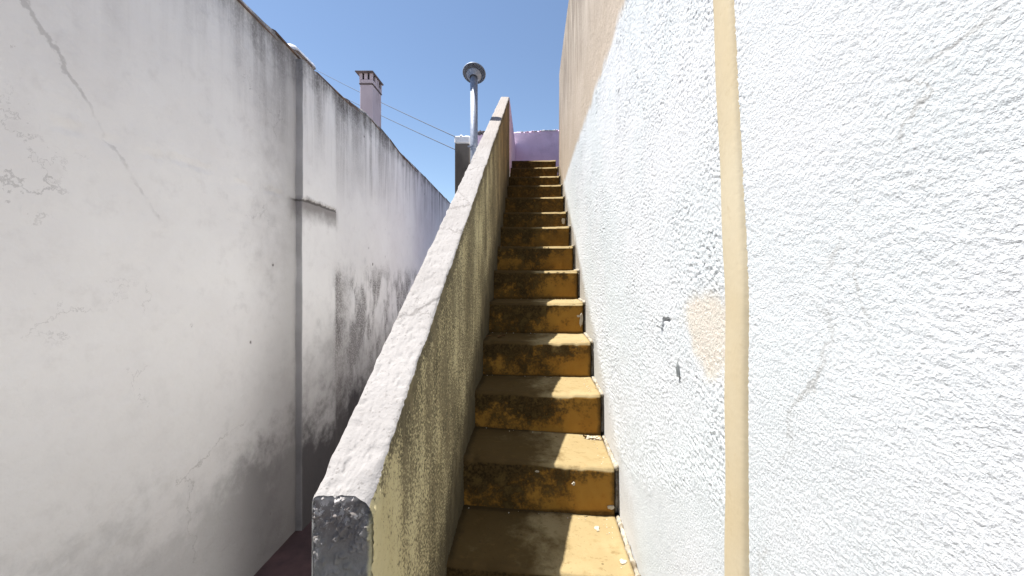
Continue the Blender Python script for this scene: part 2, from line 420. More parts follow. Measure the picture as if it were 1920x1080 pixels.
def mk_left_wall():
    M = Mat('mould_streaked_limewash', 0.92, 0.12); p = M.pos(); x, y, z = M.xyz(p)
    h = M.math('SUBTRACT', z, EZ)
    big = M.noise(p, 1.3, 5, 0.6); mid = M.noise(p, 7, 7, 0.66); fine = M.noise(p, 55, 5, 0.65)
    st = M.noise(M.scaled(p, (1, 1, 0.06)), 7.5, 6, 0.62); st2 = M.noise(M.scaled(p, (1, 1, 0.10)), 2.6, 5, 0.6)
    n1 = M.math('SUBTRACT', mid, 0.5); n2 = M.math('SUBTRACT', big, 0.5)
    c = M.mix(M.sm(big, 0.3, 0.7), (0.83, 0.815, 0.795), (0.765, 0.745, 0.73))
    c = M.mix(M.sm(mid, 0.5, 0.75, 0, 0.35), c, (0.60, 0.575, 0.56))
    # run-off streaks from the tiles
    near = M.sm(y, 2.2, 3.2, 0.35, 1.0)
    fall = M.mul(near, M.sm(M.add(h, M.mul(n2, 0.9)), 0.75, 1.95))
    a = M.mul(M.sm(st, 0.40, 0.68), fall)
    a = M.math('MAXIMUM', a, M.mul(M.sm(st2, 0.47, 0.66), M.mul(fall, 0.85)))
    a = M.mul(a, M.sm(fine, 0.3, 0.6, 0.6, 1.0))
    c = M.mix(M.mul(a, 0.80), c, (0.17, 0.155, 0.15))
    # mould islands on the recessed field
    win = M.mul(M.sm(M.add(h, M.mul(n1, 0.5)), 0.25, -0.15), M.sm(y, 3.6, 4.0))
    ms = M.noise(M.scaled(p, (1, 1, 0.45)), 3.1, 7, 0.68)
    isl = M.mul(win, M.sm(ms, 0.41, 0.57))
    isl = M.mul(isl, M.sm(fine, 0.36, 0.56, 0.35, 1.0))
    c = M.mix(M.mul(isl, 0.85), c, (0.125, 0.112, 0.108))
    # band of dirt under the crack of the pilaster
    kw = M.add(h, M.mul(n1, 0.16))
    k = M.mul(M.mul(M.sm(kw, 0.44, 0.63), M.sm(kw, 0.70, 0.64)), M.mul(M.sm(y, 4.0, 3.86), M.sm(y, 3.1, 3.24, 0.0, 1.0)))
    c = M.mix(M.mul(k, 0.8), c, (0.16, 0.14, 0.13))
    # darker towards the foot of the wall
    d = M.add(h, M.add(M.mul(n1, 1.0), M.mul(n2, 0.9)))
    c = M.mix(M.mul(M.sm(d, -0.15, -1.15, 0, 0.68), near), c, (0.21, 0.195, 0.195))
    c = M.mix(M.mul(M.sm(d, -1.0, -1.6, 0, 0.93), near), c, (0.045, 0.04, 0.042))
    # tide mark of mould in the corner behind the pilaster and along the field
    cor = M.mul(M.sm(M.add(y, M.mul(n1, 0.5)), 4.35, 3.9), M.mul(M.sm(y, 3.78, 3.84), M.mul(M.sm(M.add(h, M.mul(n1, 0.4)), 0.18, -0.05), M.sm(h, -1.2, -0.5, 0.4, 1.0))))
    c = M.mix(M.mul(cor, M.sm(fine, 0.34, 0.58, 0.35, 0.85)), c, (0.14, 0.125, 0.12))
    # grime packed under the tiles
    rim = M.math('SUBTRACT', h, M.sm(y, 3.95, 4.7, 1.895, 1.965))
    rim = M.mul(M.sm(M.add(rim, M.mul(n1, 0.45)), -0.30, -0.02), M.mul(M.sm(st, 0.34, 0.56, 0.25, 1.0), near))
    c = M.mix(M.mul(rim, M.sm(fine, 0.3, 0.55, 0.5, 0.9)), c, (0.10, 0.09, 0.085))
    # shade of the pilaster's return, painted in by its normal
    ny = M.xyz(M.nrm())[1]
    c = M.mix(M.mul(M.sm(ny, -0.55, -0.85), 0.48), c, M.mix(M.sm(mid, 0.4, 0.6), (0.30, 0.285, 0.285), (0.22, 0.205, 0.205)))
    ret = M.mul(M.sm(M.add(y, M.mul(n1, 0.5)), 2.55, 3.25), M.sm(y, 3.262, 3.252))  # wall greyer towards the return
    c = M.mix(M.mul(ret, 0.55), c, (0.27, 0.255, 0.25))
    # hairline cracks
    vc = M.voro(M.add_vec(M.scaled(p, (1, 0.9, 0.75)), mid, 0.35), 1.15, 'DISTANCE_TO_EDGE')
    c = M.mix(M.mul(M.sm(vc, 0.006, 0.002), M.mul(M.mul(M.sm(big, 0.50, 0.58), M.sm(y, 3.2, 3.0)), 0.32)), c, (0.16, 0.145, 0.14))
    kl = M.math('ABSOLUTE', M.add(M.math('SUBTRACT', h, 0.655), M.mul(n1, 0.05)))
    c = M.mix(M.mul(M.mul(M.sm(kl, 0.016, 0.004), 0.8), M.mul(M.sm(y, 3.86, 3.80), M.sm(y, 3.15, 3.25))), c, (0.09, 0.08, 0.075))
    # small chips
    ch = M.sm(M.voro(M.scaled(p, (1, 1, 0.7)), 4.2), 0.075, 0.045)
    c = M.mix(M.mul(ch, M.sm(mid, 0.5, 0.6)), c, (0.13, 0.115, 0.11))
    # the near length, repainted more recently
    M.color(c); M.bump(M.noise(p, 3.2, 4, 0.6), 0.03, 0.5); M.bump(mid, 0.010, 0.6); M.bump(fine, 0.004, 0.8); return M.m

def mk_simple(name, c1, c2, scale=8, rough=0.9, stain=None, stretch=(1, 1, 1), bump=0.003, lo=0.5, hi=0.7, spec=0.15):
    M = Mat(name, rough, spec); p = M.pos(); q = M.scaled(p, stretch)
    a = M.noise(q, scale, 6, 0.62); f = M.noise(p, scale * 7, 4, 0.6)
    c = M.mix(M.sm(a, 0.35, 0.65), c1, c2)
    if stain: c = M.mix(M.sm(M.noise(q, scale * 0.6, 6, 0.65), lo, hi, 0, 0.85), c, stain)
    M.color(c); M.bump(f, bump, 0.7); return M.m

def mk_metal():
    M = Mat('galvanised_steel', 0.6, 0.4, 0.55); p = M.pos()
    a = M.noise(p, 45, 4); s = M.noise(M.scaled(p, (1, 1, 0.1)), 30, 4)
    c = M.mix(M.sm(a, 0.35, 0.65), (0.36, 0.39, 0.46), (0.28, 0.315, 0.39))
    M.color(M.mix(M.sm(s, 0.55, 0.72, 0, 0.4), c, (0.24, 0.25, 0.28)))
    M.put(M.b.inputs['Roughness'], M.sm(a, 0.3, 0.7, 0.52, 0.7)); return M.m

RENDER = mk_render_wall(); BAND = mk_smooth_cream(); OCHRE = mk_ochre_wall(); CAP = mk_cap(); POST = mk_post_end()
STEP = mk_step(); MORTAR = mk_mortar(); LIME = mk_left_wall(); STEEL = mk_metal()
PINK = mk_simple('lilac_pink_limewash', (0.86, 0.63, 0.78), (0.78, 0.56, 0.70), 4, stain=(0.46, 0.32, 0.40), lo=0.5, hi=0.75)
BOUNCE_LIME = mk_simple('bounce_limewash', (0.84, 0.835, 0.82), (0.78, 0.77, 0.75), 6)  # bright coat added on the outer faces to bounce sun onto the left wall
WHITE = mk_simple('sunlit_edge_white', (0.78, 0.78, 0.80), (0.66, 0.66, 0.68), 12, stain=(0.35, 0.33, 0.32), lo=0.58, hi=0.75)
CONC = mk_simple('stained_grey_concrete', (0.145, 0.128, 0.112), (0.09, 0.078, 0.068), 5, stain=(0.05, 0.042, 0.038), stretch=(1, 1, 0.4), lo=0.48, hi=0.68)
CHIM = mk_simple('mauve_chimney_render', (0.52, 0.445, 0.475), (0.46, 0.39, 0.42), 6, stain=(0.27, 0.225, 0.235), stretch=(1, 1, 0.5), lo=0.52, hi=0.75)
SOOT = mk_simple('sooty_slab', (0.16, 0.135, 0.14), (0.10, 0.085, 0.09), 9)
DARK = mk_simple('slot_black', (0.012, 0.011, 0.011), (0.02, 0.018, 0.017), 9)
TILE = mk_simple('old_clay_tile', (0.27, 0.17, 0.12), (0.17, 0.115, 0.09), 14, stain=(0.07, 0.06, 0.055), lo=0.42, hi=0.65)
GROUND = mk_simple('dark_clay_paving', (0.085, 0.05, 0.05), (0.055, 0.035, 0.035), 3, stain=(0.03, 0.024, 0.026))
LEAF = mk_simple('dry_leaf', (0.16, 0.085, 0.035), (0.09, 0.05, 0.022), 60)
CRUMB = mk_simple('plaster_crumb', (0.62, 0.57, 0.48), (0.45, 0.39, 0.30), 80)
CHIP = mk_simple('flaked_white_plaster', (0.50, 0.46, 0.38), (0.42, 0.36, 0.26), 60)
PLUG = mk_simple('grey_plug', (0.20, 0.215, 0.215), (0.13, 0.14, 0.145), 90, rough=0.6)
CABLE = mk_simple('black_cable', (0.035, 0.04, 0.06), (0.025, 0.03, 0.045), 20, rough=0.5)

# ------------------------------------------------------------------ geometry constants, metres from the eye
XL, XR = -0.267, 0.337
T, R = 0.299, 0.190
Z0 = 4.98 * T
def nose_y(n): return Z0 + n * T
HT = {1: -.010, 2: -.011, 3: -.006, 4: .006, 5: .012, 6: .014, 8: .012, 9: .015, 12: -.012}
def nose_h(n): return EZ + (n - 3.784) * R + HT.get(n, 0)

# ------------------------------------------------------------------ the ground
g = MB(); E = 1500
xs = [-E, -60, -8, -2, -0.5, 2, 8, 60, E]
for i in range(len(xs) - 1):
    for j in range(len(xs) - 1):
        g.add([(xs[i], xs[j], 0), (xs[i + 1], xs[j], 0), (xs[i + 1], xs[j + 1], 0), (xs[i], xs[j + 1], 0)], [(0, 1, 2, 3)])
go = g.build('ground', GROUND); go['kind'] = 'structure'

# ------------------------------------------------------------------ right hand house wall
house = thing('house_wall', 'tall white roughcast house wall with cream top, right of the stairs', 'wall', (XR + 0.1, 2, 0))
def hp(v): return np.asarray(v) - np.array(house.location)[None, :]

def band_edges(h):      # depth of the far and near edge of the smooth cream band at height h above the eye
    lean = np.where(h > -0.02, 0.085 * (h + 0.02), 0.0)
    return 0.662 + lean, 0.598 + lean

ys = [-1.2]
while ys[-1] < 4.86:
    yy = ys[-1]
    if yy < 0.15: d = 0.03 if yy < 0.05 else 0.008
    elif yy < 0.57: d = 0.006
    else: d = min(0.013, max(0.0028, 0.0028 * (yy / 0.75) ** 1.4))
    ys.append(yy + d)
ys = np.array(ys); ys[-1] = 4.862
def rough_sheet(name, h0, h1, dh):
    hs = np.arange(h0, h1 + dh * 0.5, dh)
    Y, H = np.meshgrid(ys, hs, indexing='ij')
    a = worley(Y * 135 + 0.3 * fbm(Y * 40, H * 40, 5), H * 135, 3)
    b = worley(Y * 200, H * 200, 9)
    blobs = 0.68 * (1 - sstep(0.0, 0.66, a)) + 0.32 * (1 - sstep(0.0, 0.62, b))
    blobs *= 0.35 + 0.9 * fbm(Y * 14, H * 14, 21, 3)
    amp = 0.0041 * (0.55 + 0.9 * fbm(Y * 3, H * 3, 31, 3))
    # trowelled smooth foot of the wall
    ln = -0.43 - 0.27 * sstep(0.66, 1.44, Y) + 0.10 * (fbm(Y * 9, H * 9, 41, 3) - 0.5)
    foot = sstep(0.03, -0.05, H - (np.where(Y < 1.5, ln, ln + (Y - 1.5) * 0.6355)))
    amp = amp * (1 - 0.90 * foot)
    amp = amp * (1 - 0.25 * sstep(0.95, 1.05, H)) * (1 - 0.35 * sstep(1.3, 3.5, Y))
    amp = amp * (1 - 0.72 * sstep(0.63, 0.57, Y))               # trowelled smooth beyond the band
    # flattened patch
    pr = np.hypot((Y - 0.735) / 0.12, (H + 0.105) / 0.10) + 0.5 * (fbm(Y * 12, H * 12, 51, 3) - 0.5)
    amp = amp * (1 - 0.55 * sstep(1.0, 0.7, pr))
    e0, e1 = band_edges(H)
    e0 = e0 + 0.006 * (fbm(H * 30, H * 0 + 3, 61, 3) - 0.5)
    inb = sstep(-0.003, 0.003, e0 - Y) * sstep(-0.004, 0.004, Y - e1)
    X = XR - blobs * amp - 0.010 * (fbm(Y * 1.6, H * 1.6, 71, 3) - 0.5)
    X = X * (1 - inb) + (XR + 0.010) * inb                   # a slot that the painted band fills
    # holes and scars of the render
    g1 = np.abs((Y - 0.988) + 0.35 * (H + 0.130)) + 0.004 * (fbm(Y * 60, H * 60, 63, 2) - .5)
    g2 = np.abs((H + 0.108) - 0.10 * (0.97 - Y)) + 0.004 * (fbm(Y * 60, H * 60, 64, 2) - .5)
    X = X + 0.011 * sstep(0.006, 0.002, g1) * sstep(0.026, 0.02, np.abs(H + 0.130)) + 0.011 * sstep(0.005, 0.002, g2) * sstep(0.026, 0.02, np.abs(Y - 0.96))
    # worn round corner at the far end and at the top
    X = X + 0.06 * sstep(4.72, 4.862, Y) ** 2 + 0.03 * sstep(2.48, 2.56, H) ** 2
    co = np.stack([X, Y, H + EZ], axis=-1).reshape(-1, 3)
    return np_mesh(name, hp(co), grid_quads(len(ys), len(hs), flip=True), RENDER, house)
rough_sheet('white_render', -2.0, 1.0, 0.0031)
rough_sheet('cream_render', 1.0, 2.56, 0.0078)
core = MB(); core.box(XR + 0.012, 3.4, -6.0, -1.2, 0, EZ + 2.55)
core.box(XR + 0.055, 3.4, -1.2, 4.858, 0, EZ + 2.553)
cw = core.build('wall_core', RENDER, None); cw.parent = house; cw.location = -house.location
nb = MB()
hh = np.linspace(-2.0, 1.02, 60); vs = []
for h in hh:
    e0, e1 = band_edges(h)
    e0 = float(e0) + 0.002 * math.sin(h * 23) ; e1 = float(e1)
    for (yy, xx) in ((e0 + 0.002, XR + 0.012), (e0, XR - 0.0035), (e0 - 0.006, XR - 0.007), (e1 + 0.012, XR - 0.007), (e1 + 0.003, XR - 0.002), (e1 - 0.001, XR + 0.012)):
        vs.append((xx, yy, h + EZ))
q = grid_quads(len(hh), 6, flip=False)
bo = np_mesh('painted_band', hp(vs), q, BAND, house)
bo['label'] = 'smooth cream painted vertical band'
pl = MB()
pl.tube([(XR + 0.004, 0.886, EZ - 0.195), (XR - 0.0015, 0.881, EZ - 0.207), (XR - 0.002, 0.874, EZ - 0.226)], [0.0050, 0.0055, 0.0045], 8)
po = pl.build('wall_plug', PLUG, None); po.parent = house; po.location = -house.location

# ------------------------------------------------------------------ stairs
stairs = thing('staircase', 'narrow ochre painted masonry stair rising between two walls', 'staircase', (0, Z0, 0))
SX0, SX1 = XL - 0.02, XR - 0.019
TILT = {-1: .030, 0: .034, 1: .010, 2: .006, 3: .004}
def make_step(n):
    run = T + 0.02 if n < 12 else 6.25 - nose_y(12)
    rise = R + 0.012
    prof = []
    for z in np.linspace(-rise, -0.010, 18): prof.append((0.0, z))
    rr = 0.013 if n < 3 else 0.019
    for a in np.linspace(0, math.pi / 2, 7)[1:]: prof.append((rr - rr * math.cos(a), -rr + rr * math.sin(a)))
    for y in np.linspace(rr, run, 26 if n < 12 else 40)[1:]: prof.append((y, 0.0))
    prof = np.array(prof); nx = 64
    xs = np.linspace(SX0, SX1, nx)
    Xg = np.repeat(xs[None, :], len(prof), 0)
    Yg = np.repeat(prof[:, 0][:, None], nx, 1); Zg = np.repeat(prof[:, 1][:, None], nx, 1)
    s = 100 + n * 7
    w = fbm(Xg * 14 + n * 3.1, (Yg - Zg) * 14, s, 4) - 0.5
    w2 = fbm(Xg * 55, (Yg - Zg) * 55, s + 3, 3) - 0.5
    up = sstep(-0.012, 0.0, Zg)
    Z = Zg + up * (0.0040 * w + 0.0012 * w2)
    Y = Yg - (1 - up) * (0.008 * w + 0.003 * w2)
    # chipped arris
    near = np.exp(-((Yg + np.abs(Zg)) / 0.02) ** 2)
    chip = near * ((0.007 if n < 3 else 0.003) * sstep(0.55, 0.8, fbm(xs * 22 + n, xs * 0 + n * 1.7, s + 9, 3))[None, :] + 0.0025 * (fbm(xs * 9 + n * 2, xs * 0, s + 12, 2) - 0.5)[None, :])
    Z = Z - chip; Y = Y + chip * 0.8
    # fall of the tread towards its nosing, tilt across, slight skew in plan
    Z = Z + Yg * 0.010
    u = (xs - XL) / (XR - XL)
    Z = Z - (TILT.get(n, 0.001) * (u - 0.5))[None, :]
    Y = Y - (0.030 * (u - 0.5))[None, :]
    Z = Z + 0.003 * sstep(0.28, 0.31, Xg) * up
    # curved wear in the middle of the tread
    Z = Z - 0.004 * up * np.exp(-((u - 0.5) / 0.25) ** 2)[None, :] * np.exp(-((Yg - 0.06) / 0.08) ** 2)
    co = np.stack([Xg, Y, Z], axis=-1).reshape(-1, 3)
    quads = grid_quads(len(prof), nx, flip=True)
    # underside: a closed block behind the skin
    k = len(co); b = 0.03
    blk = np.array([(x, y, z) for x in (SX0 + .001, SX1 - .001) for y in (b, run - .004) for z in (-rise - .02, -b)])
    bq = np.array([(0, 1, 3, 2), (4, 6, 7, 5), (0, 4, 5, 1), (2, 3, 7, 6), (0, 2, 6, 4), (1, 5, 7, 3)]) + k
    # side skirts close the skin to the block
    sk = []
    idx = np.arange(len(prof) * nx).reshape(len(prof), nx)
    co = np.vstack([co, blk]); base = len(co); extra = []
    for c in (0, nx - 1):
        for i in range(len(prof)):
            pt = co[idx[i, c]].copy(); ins = 0.03
            pt[1] = min(max(pt[1], b), run - .004); pt[2] = min(pt[2], -b); extra.append(pt)
        o = base + (0 if c == 0 else len(prof))
        for i in range(len(prof) - 1):
            qd = (idx[i, c], idx[i + 1, c], o + i + 1, o + i)
            sk.append(qd if c == 0 else qd[::-1])
    co = np.vstack([co, np.array(extra)])
    ob = np_mesh('step', co, np.vstack([quads, bq, np.array(sk)]), STEP, stairs)
    ob.location = (0, nose_y(n) - Z0, nose_h(n))
    return ob
steps = {n: make_step(n) for n in range(-7, 13)}

def strip(name, pts, rad, seed, parent, mat, flat=0.55):
    """a crumbling mortar bead along a line"""
    rg = random.Random(seed); pts = [Vector(p) for p in pts]; n = 7; vs = []; fs = []; out = []
    L = 60
    for i in range(L):
        t = i / (L - 1) * (len(pts) - 1); k = min(int(t), len(pts) - 2); p = pts[k].lerp(pts[k + 1], t - k)
        d = (pts[k + 1] - pts[k]).normalized(); a = d.cross(Vector((0.9, 0, 0.45))).normalized(); b = d.cross(a)
        r = rad * (0.35 + 1.2 * float(fbm(np.array([i * .28]), np.array([seed * 1.7]), seed, 3)[0]))
        for q in range(n):
            w = 2 * math.pi * q / n
            vs.append(p + (a * math.cos(w) + b * math.sin(w)) * r * rg.uniform(0.9, 1.1))
    for i in range(L - 1):
        for q in range(n):
            j = (q + 1) % n
            fs.append((i * n + q, i * n + j, i * n + n + j, i * n + n + q))
    fs.append(tuple(range(n))[::-1]); fs.append(tuple(range((L - 1) * n, L * n)))
    m = MB(); m.add(vs, fs); return m.build(name, mat, parent, True)
for n in range(-2, 12):
    st = steps[n]
    tl = -TILT.get(n, .001) * 0.5
    strip('mortar_bead', [(SX1 + .010, -0.012, tl + 0.0), (SX1 + .008, 0.10, tl + .004), (SX1 + .012, 0.20, tl + .004), (SX1 + .012, T - .018, tl + .004)], 0.0095, n * 5 + 3, st, MORTAR)
    strip('mortar_bead', [(SX1 + .013, 0.012, tl - 0.004), (SX1 + .016, 0.012, tl - 0.09), (SX1 + .012, 0.012, tl - R + .01)], 0.0075, n * 5 + 4, st, MORTAR)

def flake(name, parent, c, ex, ey, r, seed, mat, th=0.0016):
    """thin flake of plaster: irregular disc with thickness lying in the plane ex,ey"""
    rg = random.Random(seed); c = Vector(c); ex = Vector(ex); ey = Vector(ey); nn = ex.cross(ey).normalized(); m = MB(); k = 14
    ring = []
    for i in range(k):
        w = 2 * math.pi * i / k; q = rg.uniform(0.65, 1.2) * r
        ring.append(ex * math.cos(w) * q + ey * math.sin(w) * q)
    vs = [c + p for p in ring] + [c + p * 0.85 + nn * th for p in ring]
    fs = [tuple(range(k, 2 * k))] + [(i, (i + 1) % k, k + (i + 1) % k, k + i) for i in range(k)]
    m.add(vs, fs); return m.build(name, mat, parent)
def tz(n, x): return -TILT.get(n, .001) * ((x - XL) / (XR - XL) - 0.5)
# positions measured in the photograph, turned to metres on the step they lie on
flake('plaster_flake', steps[-1], (0.238, 0.21, tz(-1, .238) + .004), (1, 0, 0), (0, 1.6, 0), 0.010, 1, CHIP)
flake('plaster_flake', steps[-1], (0.295, 0.05, tz(-1, .295) + .004), (1, 0, 0), (0, 1.0, 0), 0.012, 2, CHIP)
flake('plaster_flake', steps[0], (0.161, -0.010, -0.075), (1, 0, 0), (0, 0, 1), 0.007, 3, CHIP, .004)
flake('plaster_flake', steps[0], (0.307, -0.012, -0.165), (1.2, 0, 0), (0, 0, 0.8), 0.013, 4, CHIP, .004)
flake('plaster_flake', steps[3], (0.306, -0.013, -0.11), (0.5, 0, 0.1), (0, 0, 1.7), 0.024, 5, CHIP, .004)
flake('plaster_flake', steps[3], (0.290, -0.010, -0.085), (1.0, 0, 0), (0, 0, 0.7), 0.012, 8, CHIP, .004)
flake('plaster_flake', steps[7], (0.294, -0.011, -0.085), (0.8, 0, 0.1), (0, 0, 1.6), 0.021, 6, CHIP, .004)
flake('plaster_flake', steps[0], (0.02, -0.010, -0.028), (1.5, 0, 0), (0, 0, 0.7), 0.006, 7, CHIP, .003)

# ------------------------------------------------------------------ the parapet that climbs with the stairs
PY0, PY1 = 0.6415, 4.575
PX0 = -0.366
def par_h(y): return EZ - 0.366 + (y - 0.64) * 0.6395
parapet = thing('stair_parapet', 'low plastered parapet climbing beside the stairs, pale weathered top', 'wall', (-0.31, 0.64, 0))
def pp(v): return np.asarray(v) - np.array(parapet.location)[None, :]
vy = [PY0]
while vy[-1] < PY1: vy.append(vy[-1] + min(0.03, max(0.0045, 0.0045 * (vy[-1] / 0.9) ** 1.6)))
vy = np.array(vy); vy[-1] = PY1
nV = len(vy)
inner = np.concatenate([np.linspace(-2.6, -1.12, 10)[:-1], np.linspace(-1.12, -0.02, 210)])       # offsets below the top
NI = len(inner); NT = 30; NO = 24
corner = np.linspace(0, 1, 7)[1:-1]
topx = np.linspace(0.09, 0.91, NT)
Vg = vy[:, None]
rows_x = []; rows_z = []
cr = (0.008 + 0.026 * np.exp(-((vy - PY0) / 0.045) ** 2) + 0.006 * (fbm(vy * 25, vy * 0, 3, 3)))[:, None]
wd = XL - PX0
XX = []; ZZ = []
for d in inner: XX.append(np.full((nV, 1), XL)); ZZ.append(par_h(Vg) + np.minimum(d, -cr))
for c in corner:
    a = c * math.pi / 2; XX.append(XL - cr + cr * math.cos(a)); ZZ.append(par_h(Vg) - cr + cr * math.sin(a))
for t in topx: XX.append((XL - cr) * (1 - t) + (PX0 + cr * .35) * t); ZZ.append(par_h(Vg))
for c in corner:
    a = (1 - c) * math.pi / 2; XX.append(PX0 + cr * .35 - cr * .35 * math.cos(a)); ZZ.append(par_h(Vg) - cr * .35 + cr * .35 * math.sin(a))
outer = np.linspace(-0.02, -3.4, NO)
for d in outer: XX.append(np.full((nV, 1), PX0)); ZZ.append(par_h(Vg) + np.minimum(d, -cr * .35))
XX = np.hstack(XX); ZZ = np.hstack(ZZ); YY = np.repeat(Vg, XX.shape[1], 1)
ZZ = np.maximum(ZZ, 0.0)
rel = ZZ - par_h(YY)
iN = np.zeros(XX.shape[1]); iN[:NI] = 1                         # how much each column faces inwards / up / outwards
tN = np.zeros(XX.shape[1]); tN[NI + 5:NI + 5 + NT] = 1; tN[NI:NI + 5] = corner; tN[NI + 5 + NT:NI + 10 + NT] = 1 - corner
iN[NI:NI + 5] = 1 - corner
oN = np.zeros(XX.shape[1]); oN[NI + 10 + NT:] = 1; oN[NI + 5 + NT:NI + 10 + NT] = corner
din = -0.0055 * (worley(YY * 120, ZZ * 100, 13) - 0.45) + 0.010 * (fbm(YY * 6, ZZ * 4, 17, 3) - 0.5)
dtop = 0.0030 * (fbm(YY * 30, XX * 30, 23, 4) - 0.5) - 0.0034 * (worley(YY * 115, XX * 115, 24) - 0.45) - 0.0040 * sstep(0.62, 0.8, fbm(YY * 70, XX * 70, 29, 2)) + 0.011 * (fbm(YY * 3.2, XX * 3.2, 27, 3) - 0.5)
dout = 0.008 * (fbm(YY * 30, ZZ * 30, 37, 3) - 0.5)
farf = 1 - 0.3 * sstep(1.5, 3.5, YY)
XX = XX + (-din * iN[None, :] * -1 - dout * oN[None, :]) * farf
ZZ = ZZ + dtop * tN[None, :]
# lumpy outline of the arris
XX = XX + (0.011 * (fbm(YY * 14, YY * 0 + 2, 43, 5, 0.6) - 0.5)) * np.exp(-(rel / 0.045) ** 2) * (1 - tN * 0.8)[None, :]
co = np.stack([XX, YY, ZZ], axis=-1).reshape(-1, 3)
allq = grid_quads(nV, XX.shape[1]).reshape(nV - 1, XX.shape[1] - 1, 4)
def sub(name, c0, c1, mat):
    qs = allq[:, c0:c1].reshape(-1, 4); u, inv = np.unique(qs, return_inverse=True)
    return np_mesh(name, pp(co[u]), inv.reshape(-1, 4), mat, parapet)
sub('inner_face', 0, NI + 1, OCHRE)
sub('capping', NI + 1, NI + 8 + NT, CAP)
sub('outer_face', NI + 8 + NT, XX.shape[1] - 1, BOUNCE_LIME)
# end of the parapet that faces down the stairs
ux = np.linspace(0, 1, 56); uz = 1 - (1 - np.linspace(0, 1.0, 420)) ** 1.8
Xe, Ue = np.meshgrid(PX0 + (XL - PX0) * ux, uz, indexing='ij')
Ze = Ue * (par_h(0.64) + 0.0005)
edge = np.minimum(np.minimum(Xe - PX0, XL - Xe), par_h(0.64) - Ze)
rnd = 0.005 * (1 - np.clip(edge / 0.006, 0, 1)) ** 2
dtp = np.maximum(par_h(0.64) - Ze, 0)
flk = sstep(0.16, 0.03, dtp + 0.08 * (fbm(Xe * 25, Ze * 25, 55, 3) - 0.5)) * 0.006 + 0.002
Ye = 0.640 + rnd - flk * (sstep(0.45, 0.72, fbm(Xe * 120, Ze * 105, 57, 4, 0.6)) - 0.3) - 0.006 * (fbm(Xe * 18, Ze * 18, 59, 3) - 0.5)
cc = np.exp(-((XL - Xe) / 0.020) ** 2 - (dtp / 0.035) ** 2)
Ye = Ye + 0.03 * cc; Ze = Ze - 0.012 * cc
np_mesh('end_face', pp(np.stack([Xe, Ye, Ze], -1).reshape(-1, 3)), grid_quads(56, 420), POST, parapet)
ef = MB(); yt = PY1; zt = par_h(PY1) - 0.012
ef.add([(PX0 + .004, yt - .001, 0.0), (XL - .004, yt - .001, 0.0), (XL - .004, yt - .001, zt), (PX0 + .004, yt - .001, zt)], [(0, 1, 2, 3)])
eo = ef.build('top_end_face', CAP, None); eo.parent = parapet; eo.location = -parapet.location

# ------------------------------------------------------------------ terrace walls at the head of the stairs
tp = MB()
tp.box(PX0 + .002, XL - .002, PY1 + .001, 6.16, 0, EZ + 2.145, 0.006)
tw = thing('terrace_parapet', 'short pink parapet running level from the top of the stair parapet', 'wall', (-0.31, 5.4, 0)); tb = tp.build('wall_body', BOUNCE_LIME, tw); tb.location = -tw.location
pf = MB(); pf.box(XL - .0018, XL + .003, PY1 + .003, 6.158, EZ + 1.3, EZ + 2.135, 0.001); o = pf.build('pink_face', PINK, tw); o.location = -tw.location
# 'short pink parapet running level from the top of the stair parapet', 'wall')
bw = thing('terrace_back_wall', 'low lilac wall closing the top of the stairs, its edge lumps whitened as if sunlit', 'wall', (0, 6.22, 0))
nx = 70; xsb = np.linspace(-0.92, 1.6, nx)
topb = EZ + 2.335 + 0.035 * (xsb + 0.27) / 0.7 * (xsb < 0.5) + 0.02 * (fbm(xsb * 9, xsb * 0, 88, 4) - 0.5) + 0.02 * (xsb >= .5)
vs = []; 
for (yy, use) in ((6.17, 0), (6.17, 1), (6.185, 2), (6.30, 2), (6.315, 1), (6.315, 0)):
    for x, tz_ in zip(xsb, topb):
        vs.append((x, yy, 0.0 if use == 0 else (tz_ - 0.02 if use == 1 else tz_)))
vs = np.array(vs) - np.array([[0, 6.22, 0]])
q6 = grid_quads(6, nx, flip=True); cap_l = [(5 * nx, 4 * nx, nx, 0), (4 * nx, 3 * nx, 2 * nx, nx)]; cap_r = [(nx - 1, 2 * nx - 1, 5 * nx - 1, 6 * nx - 1), (2 * nx - 1, 3 * nx - 1, 4 * nx - 1, 5 * nx - 1)]
np_mesh('wall_body', vs, np.vstack([q6, np.array(cap_l + cap_r)]), PINK, bw, False)
for k in range(20):
    x = -0.24 + k * 0.034 + random.uniform(-.01, .01)
    if random.random() < 0.22: continue
    m = lump(300 + k, random.uniform(.014, .034), .03, random.uniform(.006, .014))
    o = m.build('plaster_lump', WHITE if k in (1, 2, 3, 4, 9, 12, 13, 14, 15, 16, 17, 18) else PINK, bw)  # white lumps: sunlight on the wall's edge put into the colour
    o.location = (x, -0.035, float(np.interp(x, xsb, topb)) - 0.004)
for k, (x, r) in enumerate(((-0.885, .035), (-0.835, .045), (-0.78, .04))):
    o = lump(330 + k, r, .05, r).build('plaster_lump', SOOT, bw); o.location = (x, -0.02, float(np.interp(x, xsb, topb)) + r * .3)

